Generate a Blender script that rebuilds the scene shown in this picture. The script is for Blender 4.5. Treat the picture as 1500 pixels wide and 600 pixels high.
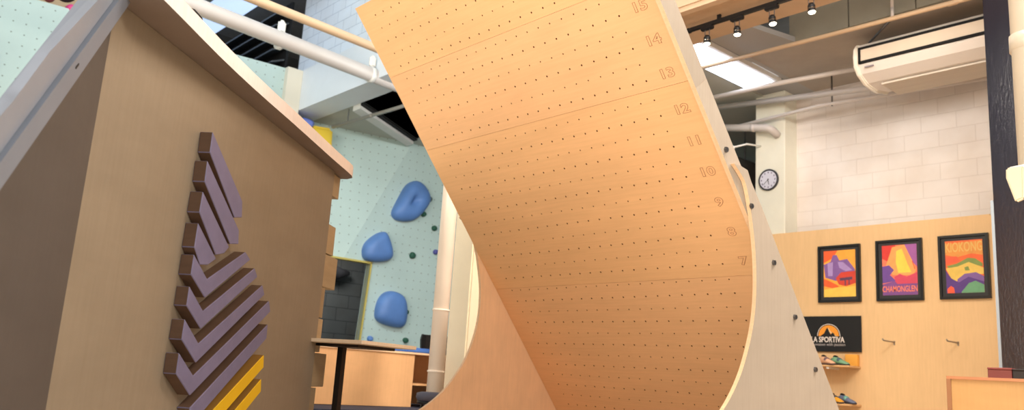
import bpy, bmesh, math, random
from mathutils import Vector, Matrix
random.seed(7)
for o in list(bpy.data.objects): bpy.data.objects.remove(o)
C = bpy.context.scene.collection
S = bpy.context.scene
V = Vector
H = 0.62
# ------------------------------------------------------------------ camera
cd = bpy.data.cameras.new('camera'); cam = bpy.data.objects.new('camera', cd); C.objects.link(cam)
Rm = Matrix(((0.66654613, 0.1094686, 0.73738246), (0.74268046, -0.18291173, -0.6441809), (0.06435832, 0.97701583, -0.20321929)))
cam.matrix_world = Matrix.Translation((0, 0, H)) @ Rm.to_4x4()
cd.sensor_width = 36; cd.sensor_fit = 'HORIZONTAL'; cd.lens = 1222 / 1500 * 36
cd.clip_start = 0.05; cd.clip_end = 200
cd.dof.use_dof = True; cd.dof.focus_distance = 4.6; cd.dof.aperture_fstop = 2.6
S.camera = cam
# ------------------------------------------------------------------ light and exposure
S.view_settings.view_transform = 'Standard'; S.view_settings.look = 'None'
S.view_settings.gamma = 1; S.view_settings.use_curve_mapping = False
S.view_settings.exposure = 0.13
w = bpy.data.worlds.new('world'); S.world = w; w.use_nodes = True
w.node_tree.nodes['Background'].inputs[0].default_value = (1.0, 0.97, 0.93, 1)
w.node_tree.nodes['Background'].inputs[1].default_value = 0.72

def area(name, loc, target, sx, sy, power, col):
    l = bpy.data.lights.new(name, 'AREA'); l.shape = 'RECTANGLE'; l.size = sx; l.size_y = sy; l.energy = power; l.color = col
    o = bpy.data.objects.new(name, l); C.objects.link(o); o.location = loc
    o.rotation_euler = (V(target) - V(loc)).to_track_quat('-Z', 'Y').to_euler(); return o
# broad fill light added behind the camera, unseen area lights overhead
area('front_fill_light', (-1.6, -5.0, 1.7), (-3.7, 4.5, 1.4), 6.0, 2.8, 640, (1.0, 0.91, 0.79))  # added fill for the board face, no window is built
area('unseen_area_light', (-1.0, 5.3, 5.6), (-1.6, 6.6, 0.0), 3.0, 1.5, 430, (1.0, 0.88, 0.76))  # unseen light added to brighten the back of the hall
area('unseen_area_light', (-8.0, 6.9, 4.5), (-10.8, 7.0, 1.5), 2.0, 1.0, 100, (0.84, 0.95, 1.0))  # unseen light aimed at the climbing wall
area('unseen_area_light', (-6.5, 2.2, 6.3), (-11.5, 5.0, 3.8), 3.0, 2.0, 150, (0.84, 0.95, 1.0))  # unseen light aimed at the upper climbing wall

area('unseen_area_light', (-1.3, 4.9, 4.15), (-4.1, 9.6, 2.5), 2.4, 0.6, 190, (1.0, 0.90, 0.80))  # added out of view to brighten the poster wall
area('unseen_area_light', (1.2, 1.6, 3.9), (-4.2, 3.2, 0.9), 1.6, 0.8, 120, (1.0, 0.88, 0.74))
area('passage_fill_light', (-13.2, 7.2, 3.0), (-14.4, 7.2, 1.2), 0.6, 0.6, 25, (1.0, 0.97, 0.92))  # fill added to brighten the dark passage behind the doorway

# ------------------------------------------------------------------ materials
def lin(c): return tuple(((v / 255) / 12.92 if v / 255 <= 0.04045 else ((v / 255 + 0.055) / 1.055) ** 2.4) for v in c) + (1,)
MT = {}
def mat(name, col, rough=0.6, metal=0.0, var=0.0, scale=(4, 4, 4), emit=0, spec=0.5, bump=0, grain=None):
    if grain is None and ('ply' in name or 'birch' in name or 'wood' in name): grain = (3, 70, 70) if name.startswith('board') else (60, 60, 4)
    if name in MT: return MT[name]
    m = bpy.data.materials.new(name); m.use_nodes = True; nt = m.node_tree; b = nt.nodes['Principled BSDF']
    b.inputs['Roughness'].default_value = rough; b.inputs['Metallic'].default_value = metal
    b.inputs['Specular IOR Level'].default_value = spec
    tc = nt.nodes.new('ShaderNodeTexCoord'); mp = nt.nodes.new('ShaderNodeMapping'); mp.inputs['Scale'].default_value = scale
    n = nt.nodes.new('ShaderNodeTexNoise'); n.inputs['Scale'].default_value = 1; n.inputs['Detail'].default_value = 5; n.inputs['Roughness'].default_value = 0.6
    nt.links.new(tc.outputs['Object'], mp.inputs[0]); nt.links.new(mp.outputs[0], n.inputs[0])
    r = nt.nodes.new('ShaderNodeValToRGB'); c = lin(col)
    r.color_ramp.elements[0].position = 0.3; r.color_ramp.elements[1].position = 0.7
    r.color_ramp.elements[0].color = tuple(x * (1 - var) for x in c[:3]) + (1,)
    r.color_ramp.elements[1].color = tuple(min(1, x * (1 + var)) for x in c[:3]) + (1,)
    nt.links.new(n.outputs[0], r.inputs[0]); nt.links.new(r.outputs[0], b.inputs['Base Color'])
    if grain:
        m2 = nt.nodes.new('ShaderNodeMapping'); m2.inputs['Scale'].default_value = grain; n2 = nt.nodes.new('ShaderNodeTexNoise'); n2.inputs['Scale'].default_value = 1; n2.inputs['Detail'].default_value = 3
        nt.links.new(tc.outputs['Object'], m2.inputs[0]); nt.links.new(m2.outputs[0], n2.inputs[0])
        r2 = nt.nodes.new('ShaderNodeValToRGB'); r2.color_ramp.elements[0].position = 0.3; r2.color_ramp.elements[0].color = (0.945, 0.94, 0.93, 1); r2.color_ramp.elements[1].position = 0.65; r2.color_ramp.elements[1].color = (1, 1, 1, 1)
        mx = nt.nodes.new('ShaderNodeMix'); mx.data_type = 'RGBA'; mx.blend_type = 'MULTIPLY'; mx.inputs[0].default_value = 1
        nt.links.new(n2.outputs[0], r2.inputs[0]); nt.links.new(r.outputs[0], mx.inputs[6]); nt.links.new(r2.outputs[0], mx.inputs[7]); nt.links.new(mx.outputs[2], b.inputs['Base Color'])
    if emit:
        nt.links.new(r.outputs[0], b.inputs['Emission Color']); b.inputs['Emission Strength'].default_value = emit
    if bump:
        bp = nt.nodes.new('ShaderNodeBump'); bp.inputs['Strength'].default_value = bump; bp.inputs['Distance'].default_value = 0.004
        nt.links.new(n.outputs[0], bp.inputs['Height']); nt.links.new(bp.outputs[0], b.inputs['Normal'])
    MT[name] = m; return m

def brick(name, col, mortar, swz, w_=0.4, h_=0.2, rough=0.85, stain=0.06):
    """painted block wall; swz picks the two object axes that span the wall"""
    m = bpy.data.materials.new(name); m.use_nodes = True; nt = m.node_tree; b = nt.nodes['Principled BSDF']; b.inputs['Roughness'].default_value = rough
    tc = nt.nodes.new('ShaderNodeTexCoord'); sp = nt.nodes.new('ShaderNodeSeparateXYZ'); cb = nt.nodes.new('ShaderNodeCombineXYZ')
    nt.links.new(tc.outputs['Object'], sp.inputs[0]); nt.links.new(sp.outputs[swz[0]], cb.inputs[0]); nt.links.new(sp.outputs[swz[1]], cb.inputs[1])
    k = nt.nodes.new('ShaderNodeTexBrick'); k.inputs['Scale'].default_value = 1; k.inputs['Brick Width'].default_value = w_; k.inputs['Row Height'].default_value = h_
    k.inputs['Mortar Size'].default_value = 0.006; k.inputs['Mortar Smooth'].default_value = 0.6
    k.inputs['Color1'].default_value = lin(col); k.inputs['Color2'].default_value = tuple(x * 0.95 for x in lin(col)[:3]) + (1,); k.inputs['Mortar'].default_value = lin(mortar)
    nt.links.new(cb.outputs[0], k.inputs[0])
    n = nt.nodes.new('ShaderNodeTexNoise'); n.inputs['Scale'].default_value = 1.7; n.inputs['Detail'].default_value = 6
    nt.links.new(tc.outputs['Object'], n.inputs[0])
    mx = nt.nodes.new('ShaderNodeMix'); mx.data_type = 'RGBA'; mx.blend_type = 'MULTIPLY'; mx.inputs[0].default_value = 1
    r = nt.nodes.new('ShaderNodeValToRGB'); r.color_ramp.elements[0].position = 0.35; r.color_ramp.elements[0].color = (1 - stain * 3, 1 - stain * 4, 1 - stain * 5, 1); r.color_ramp.elements[1].position = 0.6; r.color_ramp.elements[1].color = (1, 1, 1, 1)
    nt.links.new(n.outputs[0], r.inputs[0]); nt.links.new(k.outputs[0], mx.inputs[6]); nt.links.new(r.outputs[0], mx.inputs[7]); nt.links.new(mx.outputs[2], b.inputs['Base Color'])
    bp = nt.nodes.new('ShaderNodeBump'); bp.inputs['Strength'].default_value = 0.4; bp.inputs['Distance'].default_value = 0.01; bp.invert = True
    nt.links.new(k.outputs['Fac'], bp.inputs['Height']); nt.links.new(bp.outputs[0], b.inputs['Normal'])
    return m

def dotted(name, col, dot, pitch=0.15, rad=0.011):
    """climbing panel paint with a regular grid of small bolt holes (object Y and Z axes)"""
    m = mat(name, col, 0.8, var=0.05, scale=(1.2, 1.2, 1.2)); nt = m.node_tree; b = nt.nodes['Principled BSDF']
    src = b.inputs['Base Color'].links[0].from_socket
    tc = nt.nodes.new('ShaderNodeTexCoord'); sp = nt.nodes.new('ShaderNodeSeparateXYZ'); nt.links.new(tc.outputs['Object'], sp.inputs[0])
    def M(op, a, b_=None):
        n = nt.nodes.new('ShaderNodeMath'); n.operation = op
        for i, q in enumerate((a, b_)):
            if q is None: continue
            if isinstance(q, (int, float)): n.inputs[i].default_value = q
            else: nt.links.new(q, n.inputs[i])
        return n.outputs[0]
    def cell(s): return M('MULTIPLY', M('SUBTRACT', M('FRACT', M('DIVIDE', s, pitch)), 0.5), pitch)
    u, v = cell(sp.outputs[1]), cell(sp.outputs[2])
    d = M('SQRT', M('ADD', M('MULTIPLY', u, u), M('MULTIPLY', v, v)))
    f = M('LESS_THAN', d, rad)
    mx = nt.nodes.new('ShaderNodeMix'); mx.data_type = 'RGBA'; nt.links.new(f, mx.inputs[0]); nt.links.new(src, mx.inputs[6]); mx.inputs[7].default_value = lin(dot)
    nt.links.new(mx.outputs[2], b.inputs['Base Color']); return m

# ------------------------------------------------------------------ mesh helpers (all in world metres)
def link(name, bm, mats, parent=None, smooth=False, recalc=True):
    if recalc: bmesh.ops.recalc_face_normals(bm, faces=bm.faces)
    off = parent_loc(parent)
    if off.length: bmesh.ops.translate(bm, verts=bm.verts, vec=-off)
    me = bpy.data.meshes.new(name); bm.to_mesh(me); bm.free()
    for m in (mats if isinstance(mats, (list, tuple)) else [mats]): me.materials.append(m)
    if smooth:
        for p in me.polygons: p.use_smooth = True
    o = bpy.data.objects.new(name, me); C.objects.link(o)
    if parent: o.parent = parent
    return o
def parent_loc(p):
    v = V((0, 0, 0))
    while p: v = v + V(p.location); p = p.parent
    return v
def tag(o, label, cat, group=None, kind=None):
    o['label'] = label
    if cat: o['category'] = cat
    if group: o['group'] = group
    if kind: o['kind'] = kind
    return o
def thing(name, label, cat, loc, group=None):
    o = bpy.data.objects.new(name, None); C.objects.link(o); o.location = loc; o.empty_display_size = 0.1
    return tag(o, label, cat, group)
def struct(name, bm, m, label=None):
    o = link(name, bm, m); o['kind'] = 'structure'
    if label: o['label'] = label
    return o
def prism(bm, pts, ext, mi=0, mi_side=None):
    """planar polygon pts pushed by vector ext"""
    a = [bm.verts.new(V(p)) for p in pts]; b = [bm.verts.new(V(p) + V(ext)) for p in pts]; n = len(pts)
    f = bm.faces.new(a); f.material_index = mi
    f = bm.faces.new(b[::-1]); f.material_index = mi
    for i in range(n):
        f = bm.faces.new((a[i], b[i], b[(i + 1) % n], a[(i + 1) % n])); f.material_index = mi if mi_side is None else mi_side
    return bm
def box(bm, x0, x1, y0, y1, z0, z1, mi=0):
    return prism(bm, [(x0, y0, z0), (x1, y0, z0), (x1, y1, z0), (x0, y1, z0)], (0, 0, z1 - z0), mi)
def B(*a): bm = bmesh.new(); box(bm, *a); return bm
def P(pts, ext): bm = bmesh.new(); prism(bm, pts, ext); return bm
def bevel(bm, w_, seg=2):
    bmesh.ops.recalc_face_normals(bm, faces=bm.faces)
    bmesh.ops.bevel(bm, geom=[e for e in bm.edges if len(e.link_faces) == 2 and e.calc_face_angle(0) > 0.5], offset=w_, segments=seg, affect='EDGES', clamp_overlap=True); return bm
def frame(d):
    d = V(d).normalized(); a = V((0, 0, 1)) if abs(d.z) < 0.9 else V((1, 0, 0)); u = d.cross(a).normalized(); return u, d.cross(u).normalized()
def tube(bm, pts, r, n=14, mi=0):
    pts = [V(p) for p in pts]; rings = []
    rs = r if isinstance(r, (list, tuple)) else [r] * len(pts)
    u0 = None
    for i, p in enumerate(pts):
        d = (pts[min(i + 1, len(pts) - 1)] - pts[max(i - 1, 0)]).normalized()
        if u0 is None: u0, v0 = frame(d)
        else:
            u0 = (u0 - d * u0.dot(d)).normalized(); v0 = d.cross(u0).normalized()
        rings.append([bm.verts.new(p + (u0 * math.cos(2 * math.pi * k / n) + v0 * math.sin(2 * math.pi * k / n)) * rs[i]) for k in range(n)])
    for a, b in zip(rings, rings[1:]):
        for k in range(n): bm.faces.new((a[k], a[(k + 1) % n], b[(k + 1) % n], b[k])).material_index = mi
    bm.faces.new(rings[0][::-1]).material_index = mi; bm.faces.new(rings[-1]).material_index = mi
    return bm
def T(pts, r, n=14): bm = bmesh.new(); tube(bm, pts, r, n); return bm
def bend(a, b, c, r, n=6):
    """arc points rounding the corner b"""
    a, b, c = V(a), V(b), V(c); p = b + (a - b).normalized() * r; q = b + (c - b).normalized() * r
    return [p * (1 - t) ** 2 + b * 2 * t * (1 - t) + q * t * t for t in [i / n for i in range(n + 1)]]
def sm(o, lv=2):
    m = o.modifiers.new('s', 'SUBSURF'); m.levels = lv; m.render_levels = lv
    for p in o.data.polygons: p.use_smooth = True
    return o
def text(name, s, loc, rot, size, m, parent=None, outline=0, ext=0.0008, bold=0, sx=1, align='CENTER'):
    cu = bpy.data.curves.new(name, 'FONT'); cu.body = s; cu.size = size; cu.align_x = align; cu.align_y = 'CENTER'; cu.extrude = ext; cu.offset = bold; cu.resolution_u = 3
    if outline: cu.fill_mode = 'NONE'; cu.bevel_depth = outline; cu.bevel_resolution = 0; cu.extrude = 0
    o = bpy.data.objects.new(name, cu); C.objects.link(o)
    dg = bpy.context.evaluated_depsgraph_get(); me = bpy.data.meshes.new_from_object(o.evaluated_get(dg)); bpy.data.objects.remove(o)
    me.materials.clear(); me.materials.append(m)
    M4 = Matrix.Translation(V(loc) - parent_loc(parent)) @ rot.to_4x4() @ Matrix.Diagonal((sx, 1, 1, 1)); me.transform(M4)
    r = bpy.data.objects.new(name, me); C.objects.link(r)
    if parent: r.parent = parent
    return r
def basis(x, y): x, y = V(x).normalized(), V(y).normalized(); z = x.cross(y); return Matrix((x, y, z)).transposed()

# palettes
ply = mat('birch_ply', (226, 184, 132), 0.55, var=0.06, scale=(1.5, 1.5, 7))
ply_wall = mat('wall_ply', (228, 190, 140), 0.6, var=0.05, scale=(1.2, 3, 1.2))
ply_board = mat('board_ply', (246, 194, 140), 0.5, var=0.04, scale=(1.3, 4, 4), spec=0.35)
ply_board2 = mat('board_ply_b', (245, 193, 142), 0.5, var=0.04, scale=(1.6, 5, 5), spec=0.35)
ply_edge = mat('ply_edge', (238, 200, 160), 0.6, var=0.06, scale=(20, 20, 60))
panel_gray = mat('side_panel_birch', (166, 154, 140), 0.6, var=0.04, scale=(2, 2, 5))
kiosk_ply = mat('kiosk_birch', (142, 130, 113), 0.5, var=0.07, scale=(2, 2, 6))
kiosk_dark = mat('kiosk_shadow_ply', (82, 77, 74), 0.6, var=0.08, scale=(3, 3, 9))  # kiosk ply with the side wall's shade put into its colour
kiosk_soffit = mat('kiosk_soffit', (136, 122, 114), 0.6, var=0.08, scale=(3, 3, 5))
roof_edge = mat('roof_edge_birch', (250, 244, 244), 0.5, var=0.04)
fascia = mat('fascia_gray', (118, 127, 142), 0.4, var=0.05)
white = mat('white_paint', (228, 226, 220), 0.6, var=0.03)
cream = mat('cream_paint', (232, 216, 186), 0.6, var=0.03)
black = mat('black_paint', (16, 16, 18), 0.45, var=0.1)
matte_black = mat('matte_black', (10, 10, 11), 0.9)
grey = mat('gray_ceiling', (150, 146, 140), 0.8, var=0.04)
dgrey = mat('dark_gray', (62, 60, 56), 0.85, var=0.15)
steel = mat('bolt_steel', (110, 110, 112), 0.35, metal=0.9)
hole_dark = mat('hole_liner', (150, 96, 54), 0.9)
hole_bot = mat('t_nut_shadow', (70, 42, 24), 0.9)

# ================================================================== THE SETTING
struct('floor', B(-16, 6, -7, 14, -0.12, 0), mat('floor_wood', (206, 190, 168), 0.5, var=0.08, scale=(0.6, 4, 1)))
struct('trim_1', B(-14.5, -5.85, 3.2, 13.9, 0.0, 0.3), mat('crash_mat_navy', (50, 54, 74), 0.8, var=0.1), 'navy crash mat covering the raised climbing area')
# back wall with plywood lining
bw = brick('white_block', (240, 234, 230), (228, 221, 216), (0, 2), stain=0.03)
struct('wall_back', B(-5.62, 4.0, 9.9, 10.1, 0, 4.62), bw, 'white painted block wall behind the plywood lining')
struct('trim_2', B(-6.15, -3.19, 9.575, 9.6, 0.05, 2.672), ply_wall, 'plywood lining on the lower part of the back wall')
struct('trim_3', B(-3.188, 4.0, 9.57, 9.6, 0.05, 2.66), ply_wall)
bm = B(-6.06, -5.62, 9.6, 10.1, 0, 4.62); bevel(bm, 0.01, 1)
struct('trim_4', bm, mat('column_paint', (232, 230, 214), 0.7, var=0.03), 'off-white square wall column carrying the clock')
# far dark bay left of the column
struct('wall_far', B(-14, -6.0, 13.4, 13.6, 0, 6), brick('far_block', (120, 124, 124), (86, 88, 88), (0, 2)), 'grey block wall at the end of the far bay')
bm = B(-6.05, -6.0, 10.1, 13.4, 0, 4.6); struct('wall_right', bm, mat('bay_gray', (104, 100, 90), 0.9, var=0.1))
# lower ceiling, with its bulkhead
struct('ceiling', B(-5.35, 4.0, 8.3, 10.1, 4.62, 4.72), mat('ceiling_warm_gray', (172, 162, 150), 0.85, var=0.05), 'warm grey low ceiling along the back wall')
bm = bmesh.new()
for i in range(7):
    x = -4.78 + i * 0.72; box(bm, x, x + 0.705, 8.27, 8.3, 4.62, 6.4)
struct('trim_6', bm, mat('bulkhead_gray', (150, 146, 132), 0.85, var=0.05), 'grey panelled bulkhead above the low ceiling')
struct('trim_7', P([(-5.42, 8.3, 4.62), (-5.35, 8.3, 4.62), (-5.35, 10.1, 4.62), (-5.95, 10.1, 4.62), (-5.95, 9.25, 4.62), (-5.42, 9.25, 4.62)], (0, 0, 0.06)), mat('ceiling_cool_gray', (168, 168, 168), 0.85))
struct('trim_8', P([(-5.42, 7.05, 4.62), (-5.0, 7.05, 4.62), (-4.70, 8.3, 4.62), (-5.42, 8.3, 4.62)], (0, 0, 0.06)), MT['ceiling_cool_gray'], 'grey ceiling panel beside the long light')
struct('trim_9', B(-12.7, -5.95, 6.2, 13.4, 4.59, 4.7), mat('ceiling_left', (190, 190, 178), 0.85, var=0.03), 'pale ceiling beyond the white beam')
struct('trim_10', B(-20, 6, -7, 14, 7.2, 7.3), mat('roof_gray', (120, 118, 114), 0.9, var=0.1), 'high roof above the hall')
# white box beam on the left, wall above it
bm = B(-12.7, -5.3, 5.76, 6.2, 4.576, 5.25); struct('trim_11', bm, mat('beam_white', (222, 228, 232), 0.6, var=0.02), 'long white box beam crossing above the climbing wall')
struct('wall_upper', B(-12.6, 4.0, 6.0, 6.15, 5.25, 7.2), brick('sky_block', (226, 236, 244), (176, 188, 200), (0, 2), stain=0.02), 'pale block wall above the white beam')
# beige beam that carries the lamp track
bm = B(-5.3, 4.0, 6.2, 7.05, 4.32, 4.62); box(bm, -5.3, 4.0, 6.22, 6.3, 4.27, 4.32)
struct('trim_12', bm, mat('beam_beige', (196, 168, 138), 0.7, var=0.06), 'beige ceiling beam carrying the lamp track')
# climbing wall (left)
cw = dotted('climb_paint', (184, 206, 202), (140, 156, 150))
def yzp(bm, pts, x0, x1): return prism(bm, [(x0, y, z) for y, z in pts], (x1 - x0, 0, 0))
bm = bmesh.new()
yzp(bm, [(-6, 2.36), (-6, 4.8), (5.76, 5.24), (5.76, 2.36)], -12.0, -12.12)
yzp(bm, [(-6, 0.3), (-6, 2.36), (6.3, 2.36), (6.3, 0.3)], -12.0, -12.12)
yzp(bm, [(7.42, 2.36), (13.4, 2.36), (13.4, 0.3), (7.30, 0.3)], -12.0, -12.12)
yzp(bm, [(6.9, 2.36), (8.05, 4.6), (13.4, 4.6), (13.4, 2.36)], -12.0, -12.12)
struct('trim_5', B(-12.0, -11.9, 5.50, 5.758, 3.9, 5.235), mat('end_post_cream', (220, 214, 196), 0.7), 'cream end post of the climbing wall beside the white beam')
# folded facet left of the crease
A_, B_, C_, D_ = (-12.0, 8.05, 4.6), (-12.0, 6.9, 2.36), (-12.28, 5.76, 2.36), (-12.42, 5.76, 4.6)
prism(bm, [A_, B_, C_], (-0.1, 0, 0)); prism(bm, [A_, C_, D_], (-0.1, 0, 0))
struct('wall_left', bm, cw, 'pale green climbing wall with blue holds and a doorway')
struct('wall_passage', B(-14.6, -14.4, 4, 10, 0.0, 3.2), brick('dark_block', (104, 108, 108), (52, 56, 58), (1, 2), w_=0.5, h_=0.25), 'dark block wall seen through the doorway')
bm = bmesh.new(); box(bm, -12.1, -11.97, 6.3, 7.445, 2.345, 2.375)
prism(bm, [(-11.97, 7.42, 2.36), (-11.97, 7.445, 2.36), (-11.97, 7.322, 0.3), (-11.97, 7.30, 0.3)], (-0.14, 0, 0))
o = struct('door_1', bm, mat('door_trim_yellow', (196, 180, 96), 0.6), 'doorway in the climbing wall with yellow edge')
struct('trim_13', B(-12.26, -12.13, -6, 2.9, 4.6, 6.6), mat('tan_panel', (170, 150, 120), 0.7, var=0.05), 'tan climbing panel above the pale wall')

struct('wall_loft', B(-16.6, -16.4, -7, 14, 0, 7.2), dgrey, 'dark wall behind the climbing wall')
# ================================================================== LOFT / ROOF LEFT
sky = mat('roof_light_panel', (196, 220, 255), 0.5, emit=1.0)
t = thing('skylight', 'bluish roof light with grey rafters above the climbing wall', 'skylight', (-14.5, 4.2, 6.7))
link('glazing', B(-16.2, -10.5, -0.5, 5.5, 6.74, 6.78), sky, t)
for i in range(7):
    y = 0.0 + i * 0.76
    link('rafter', B(-16.2, -10.5, y, y + 0.16, 6.56, 6.74), mat('rafter_gray', (150, 158, 162), 0.6), t)
t = thing('louvre_vent', 'large black slatted vent above the top of the climbing wall', 'vent', (-14.2, 5.0, 5.2))
link('backing', B(-15.8, -12.7, 5.80, 5.84, 5.2, 6.7), matte_black, t)
for i in range(6):
    z = 5.3 + i * 0.22
    link('slat', P([(-15.8, 5.55, z), (-15.8, 5.78, z + 0.10), (-15.8, 5.78, z + 0.13), (-15.8, 5.55, z + 0.03)], (3.1, 0, 0)), mat('slat_black', (62, 66, 68), 0.5), t)
# ceiling window beyond the beam
t = thing('ceiling_hatch', 'dark ceiling window with white frame beyond the beam', 'window', (-10.6, 6.9, 4.55))
link('pane', P([(-10.9, 6.22, 4.59), (-9.0, 6.22, 4.59), (-9.0, 7.9, 4.59), (-11.8, 7.9, 4.59)], (0, 0, 0.01)), mat('hatch_glass', (150, 158, 164), 0.8), t)
link('inner_frame', P([(-10.78, 6.22, 4.55), (-10.68, 6.22, 4.55), (-11.66, 7.9, 4.55), (-11.76, 7.9, 4.55)], (0, 0, 0.04)), matte_black, t)
link('frame', P([(-11.0, 6.22, 4.5), (-10.78, 6.22, 4.5), (-11.76, 7.9, 4.5), (-11.96, 7.9, 4.5)], (0, 0, 0.09)), white, t)

# ================================================================== PIPES
def pipe(name, label, pts, r, m, collars=(), group=None, cat='pipe', part='collar'):
    p0 = V(pts[0]); t = thing(name, label, cat, p0, group)
    link('tube', T(pts, r, 18), m, t, smooth=True)
    for c in collars:
        a, b = V(c[0]), V(c[1]); link(part, T([a, b], r * 1.1, 18), m, t, smooth=True)
    return t
wp = mat('pipe_white', (206, 198, 192), 0.35, var=0.03)
bp_ = mat('pipe_beige', (214, 184, 150), 0.45, var=0.04)
# thick pipe overhead, left
ovp = pipe('overhead_pipe', 'thick white pipe running overhead past the white beam', [(-9.25, 0.8, 4.62), (-9.363, 3.085, 4.62), (-9.70, 6.0, 4.62), (-9.9, 7.6, 4.62)], 0.1, wp)
for y, xx in ((4.26, -9.56), (5.69, -9.665)):
    link('clamp_band', T([(xx, y - 0.03, 4.62), (xx, y + 0.03, 4.62)], 0.112, 20), white, ovp, smooth=True)
    b = B(xx - 0.04, xx + 0.04, y - 0.05, y + 0.05, 4.72, 4.9); bevel(b, 0.03, 3); link('clamp_lug', b, white, ovp)
pipe('conduit_pipe', 'narrow beige pipe above the thick overhead pipe', [(-8.45, 0.9, 4.62), (-8.65, 3.5, 4.62), (-8.79, 5.4, 4.62), (-8.9, 5.98, 4.62)], 0.055, bp_)
spk = pipe('sprinkler_pipe', 'thin grey sprinkler pipe below the far pale ceiling', [(-11.6, 6.23, 4.36), (-8.2, 6.42, 4.36)], 0.028, mat('pipe_gray', (150, 146, 138), 0.4), [((-10.6, 6.29, 4.36), (-10.52, 6.29, 4.36))], part='coupling')
for hx in (-11.2, -9.8, -8.6): link('hanger', T([(hx, 6.24 + (hx + 11.6) * 0.056, 4.36), (hx, 6.24 + (hx + 11.6) * 0.056, 4.59)], 0.008, 8), steel, spk)
# vertical pipe left of board
pipe('vertical_pipe', 'white vertical pipe left of the perforated climbing board', [(-5.70, 4.262, 0.3), (-5.70, 4.262, 4.58)], 0.068, mat('pipe_cream', (250, 234, 216), 0.35, var=0.02), [((-5.7, 4.262, 1.14), (-5.7, 4.262, 1.152)), ((-5.7, 4.262, 0.63), (-5.7, 4.262, 0.645))])
b = B(-6.3, -6.0, 4.80, 5.12, 0.3, 4.59); bevel(b, 0.015, 2); struct('trim_14', b, cream, 'cream square column left of the climbing board')
# right-hand services
pipe('conduit_pipe', 'beige pipe crossing under the grey bulkhead, top right', [(-6.6, 8.0, 4.5), (-3.9, 8.1, 4.5), (-1.2, 8.16, 4.5)], 0.024, bp_, [((-2.98, 8.13, 4.5), (-2.9, 8.13, 4.5))], part='coupling')
pipe('wall_pipe', 'upper white pipe bending beside the wall column', [(-6.6, 8.75, 4.40)] + bend((-6.6, 8.75, 4.40), (-5.2, 8.85, 4.41), (-4.2, 9.3, 4.53), 0.25) + [(-4.1, 9.3, 4.53)], 0.03, wp)
pipe('wall_pipe', 'middle white pipe crossing in front of the wall column', [(-6.606, 9.4, 4.514), (-3.123, 9.4, 4.191), (-2.3, 9.4, 4.115)], 0.038, wp)
pipe('wall_pipe', 'lowest thin pipe crossing in front of the wall column', [(-6.70, 9.45, 4.17), (-5.05, 9.45, 4.237), (-3.143, 9.45, 4.155), (-2.4, 9.45, 4.12)], 0.024, wp)
el = [(-6.95, 9.45, 4.30), (-5.95, 9.45, 4.113)]
pipe('elbow_pipe', 'thick cream pipe ending in an elbow on the wall column', [el[0]] + bend(el[0], (-5.75, 9.45, 4.075), (-5.72, 9.62, 4.0), 0.08) + [(-5.72, 9.598, 4.0)], 0.05, wp, [((-6.02, 9.45, 4.126), (-5.97, 9.45, 4.117))])
pipe('drop_rod', 'thin dark hanger rod holding the pipes near the block wall', [(-4.88, 9.45, 4.62), (-4.88, 9.45, 4.20)], 0.010, steel, [((-4.88, 9.45, 4.24), (-4.88, 9.45, 4.20))], cat='rod', part='clip')
pipe('drop_pipe', 'short white pipe dropping from above onto the beige pipe', [(-3.52, 8.11, 6.0), (-3.52, 8.11, 4.5)], 0.016, wp, [((-3.52, 8.11, 4.62), (-3.52, 8.11, 4.5))], part='coupling')
pipe('brace_rod', 'slanted grey rod between beige pipe and air conditioner', [(-3.62, 8.34, 4.62), (-3.95, 8.5, 4.475)], 0.013, steel, cat='rod')
t = thing('bullhorn_sensor', 'small white sensor sticking out left of the wall column', 'sensor', (-6.1, 9.1, 3.78))
link('body', T([(-6.2, 9.1, 3.74), (-6.12, 9.1, 3.76), (-6.06, 9.1, 3.785)], [0.03, 0.05, 0.02]), white, t, smooth=True)
link('arm', T([(-6.07, 9.1, 3.78), (-6.0, 9.3, 3.86), (-5.98, 9.6, 3.9)], 0.013), white, t, smooth=True)
for i, (x, z0, r) in enumerate(((-6.9, 3.9, 0.16), (-7.6, 4.2, 0.2))):
    pipe('air_duct', 'dark grey duct in the far bay, ' + ('lower one' if i == 0 else 'higher one'), [(x, 9.9, z0), (x + 0.1, 13.3, z0)], r, dgrey, [((x + 0.03, 11, z0), (x + 0.03, 11.1, z0))], cat='duct')
    dt = [o for o in C.objects if o.name.startswith('air_duct')][-1]
    for yy in (10.6, 12.6): link('hanger', T([(x + 0.03, yy, z0), (x + 0.03, yy, 4.59)], 0.012, 8), steel, dt)

# long lit ceiling light
t = thing('linear_light', 'long glowing white ceiling light above the wall column', 'ceiling light', (-5.5, 8.2, 4.55))
glow = mat('tube_glow', (225, 236, 255), 0.4, emit=3.2)
b = B(-5.90, -5.43, 6.9, 9.2, 4.56, 4.62); link('housing', b, white, t)
b = B(-5.86, -5.49, 7.15, 9.1, 4.52, 4.56); bevel(b, 0.015, 2); link('diffuser', b, glow, t)
b = B(-5.88, -5.47, 7.08, 7.145, 4.525, 4.56); link('end_cap', b, white, t)
b = B(-5.88, -5.47, 9.105, 9.17, 4.525, 4.56); link('end_cap', b, white, t)

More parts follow.
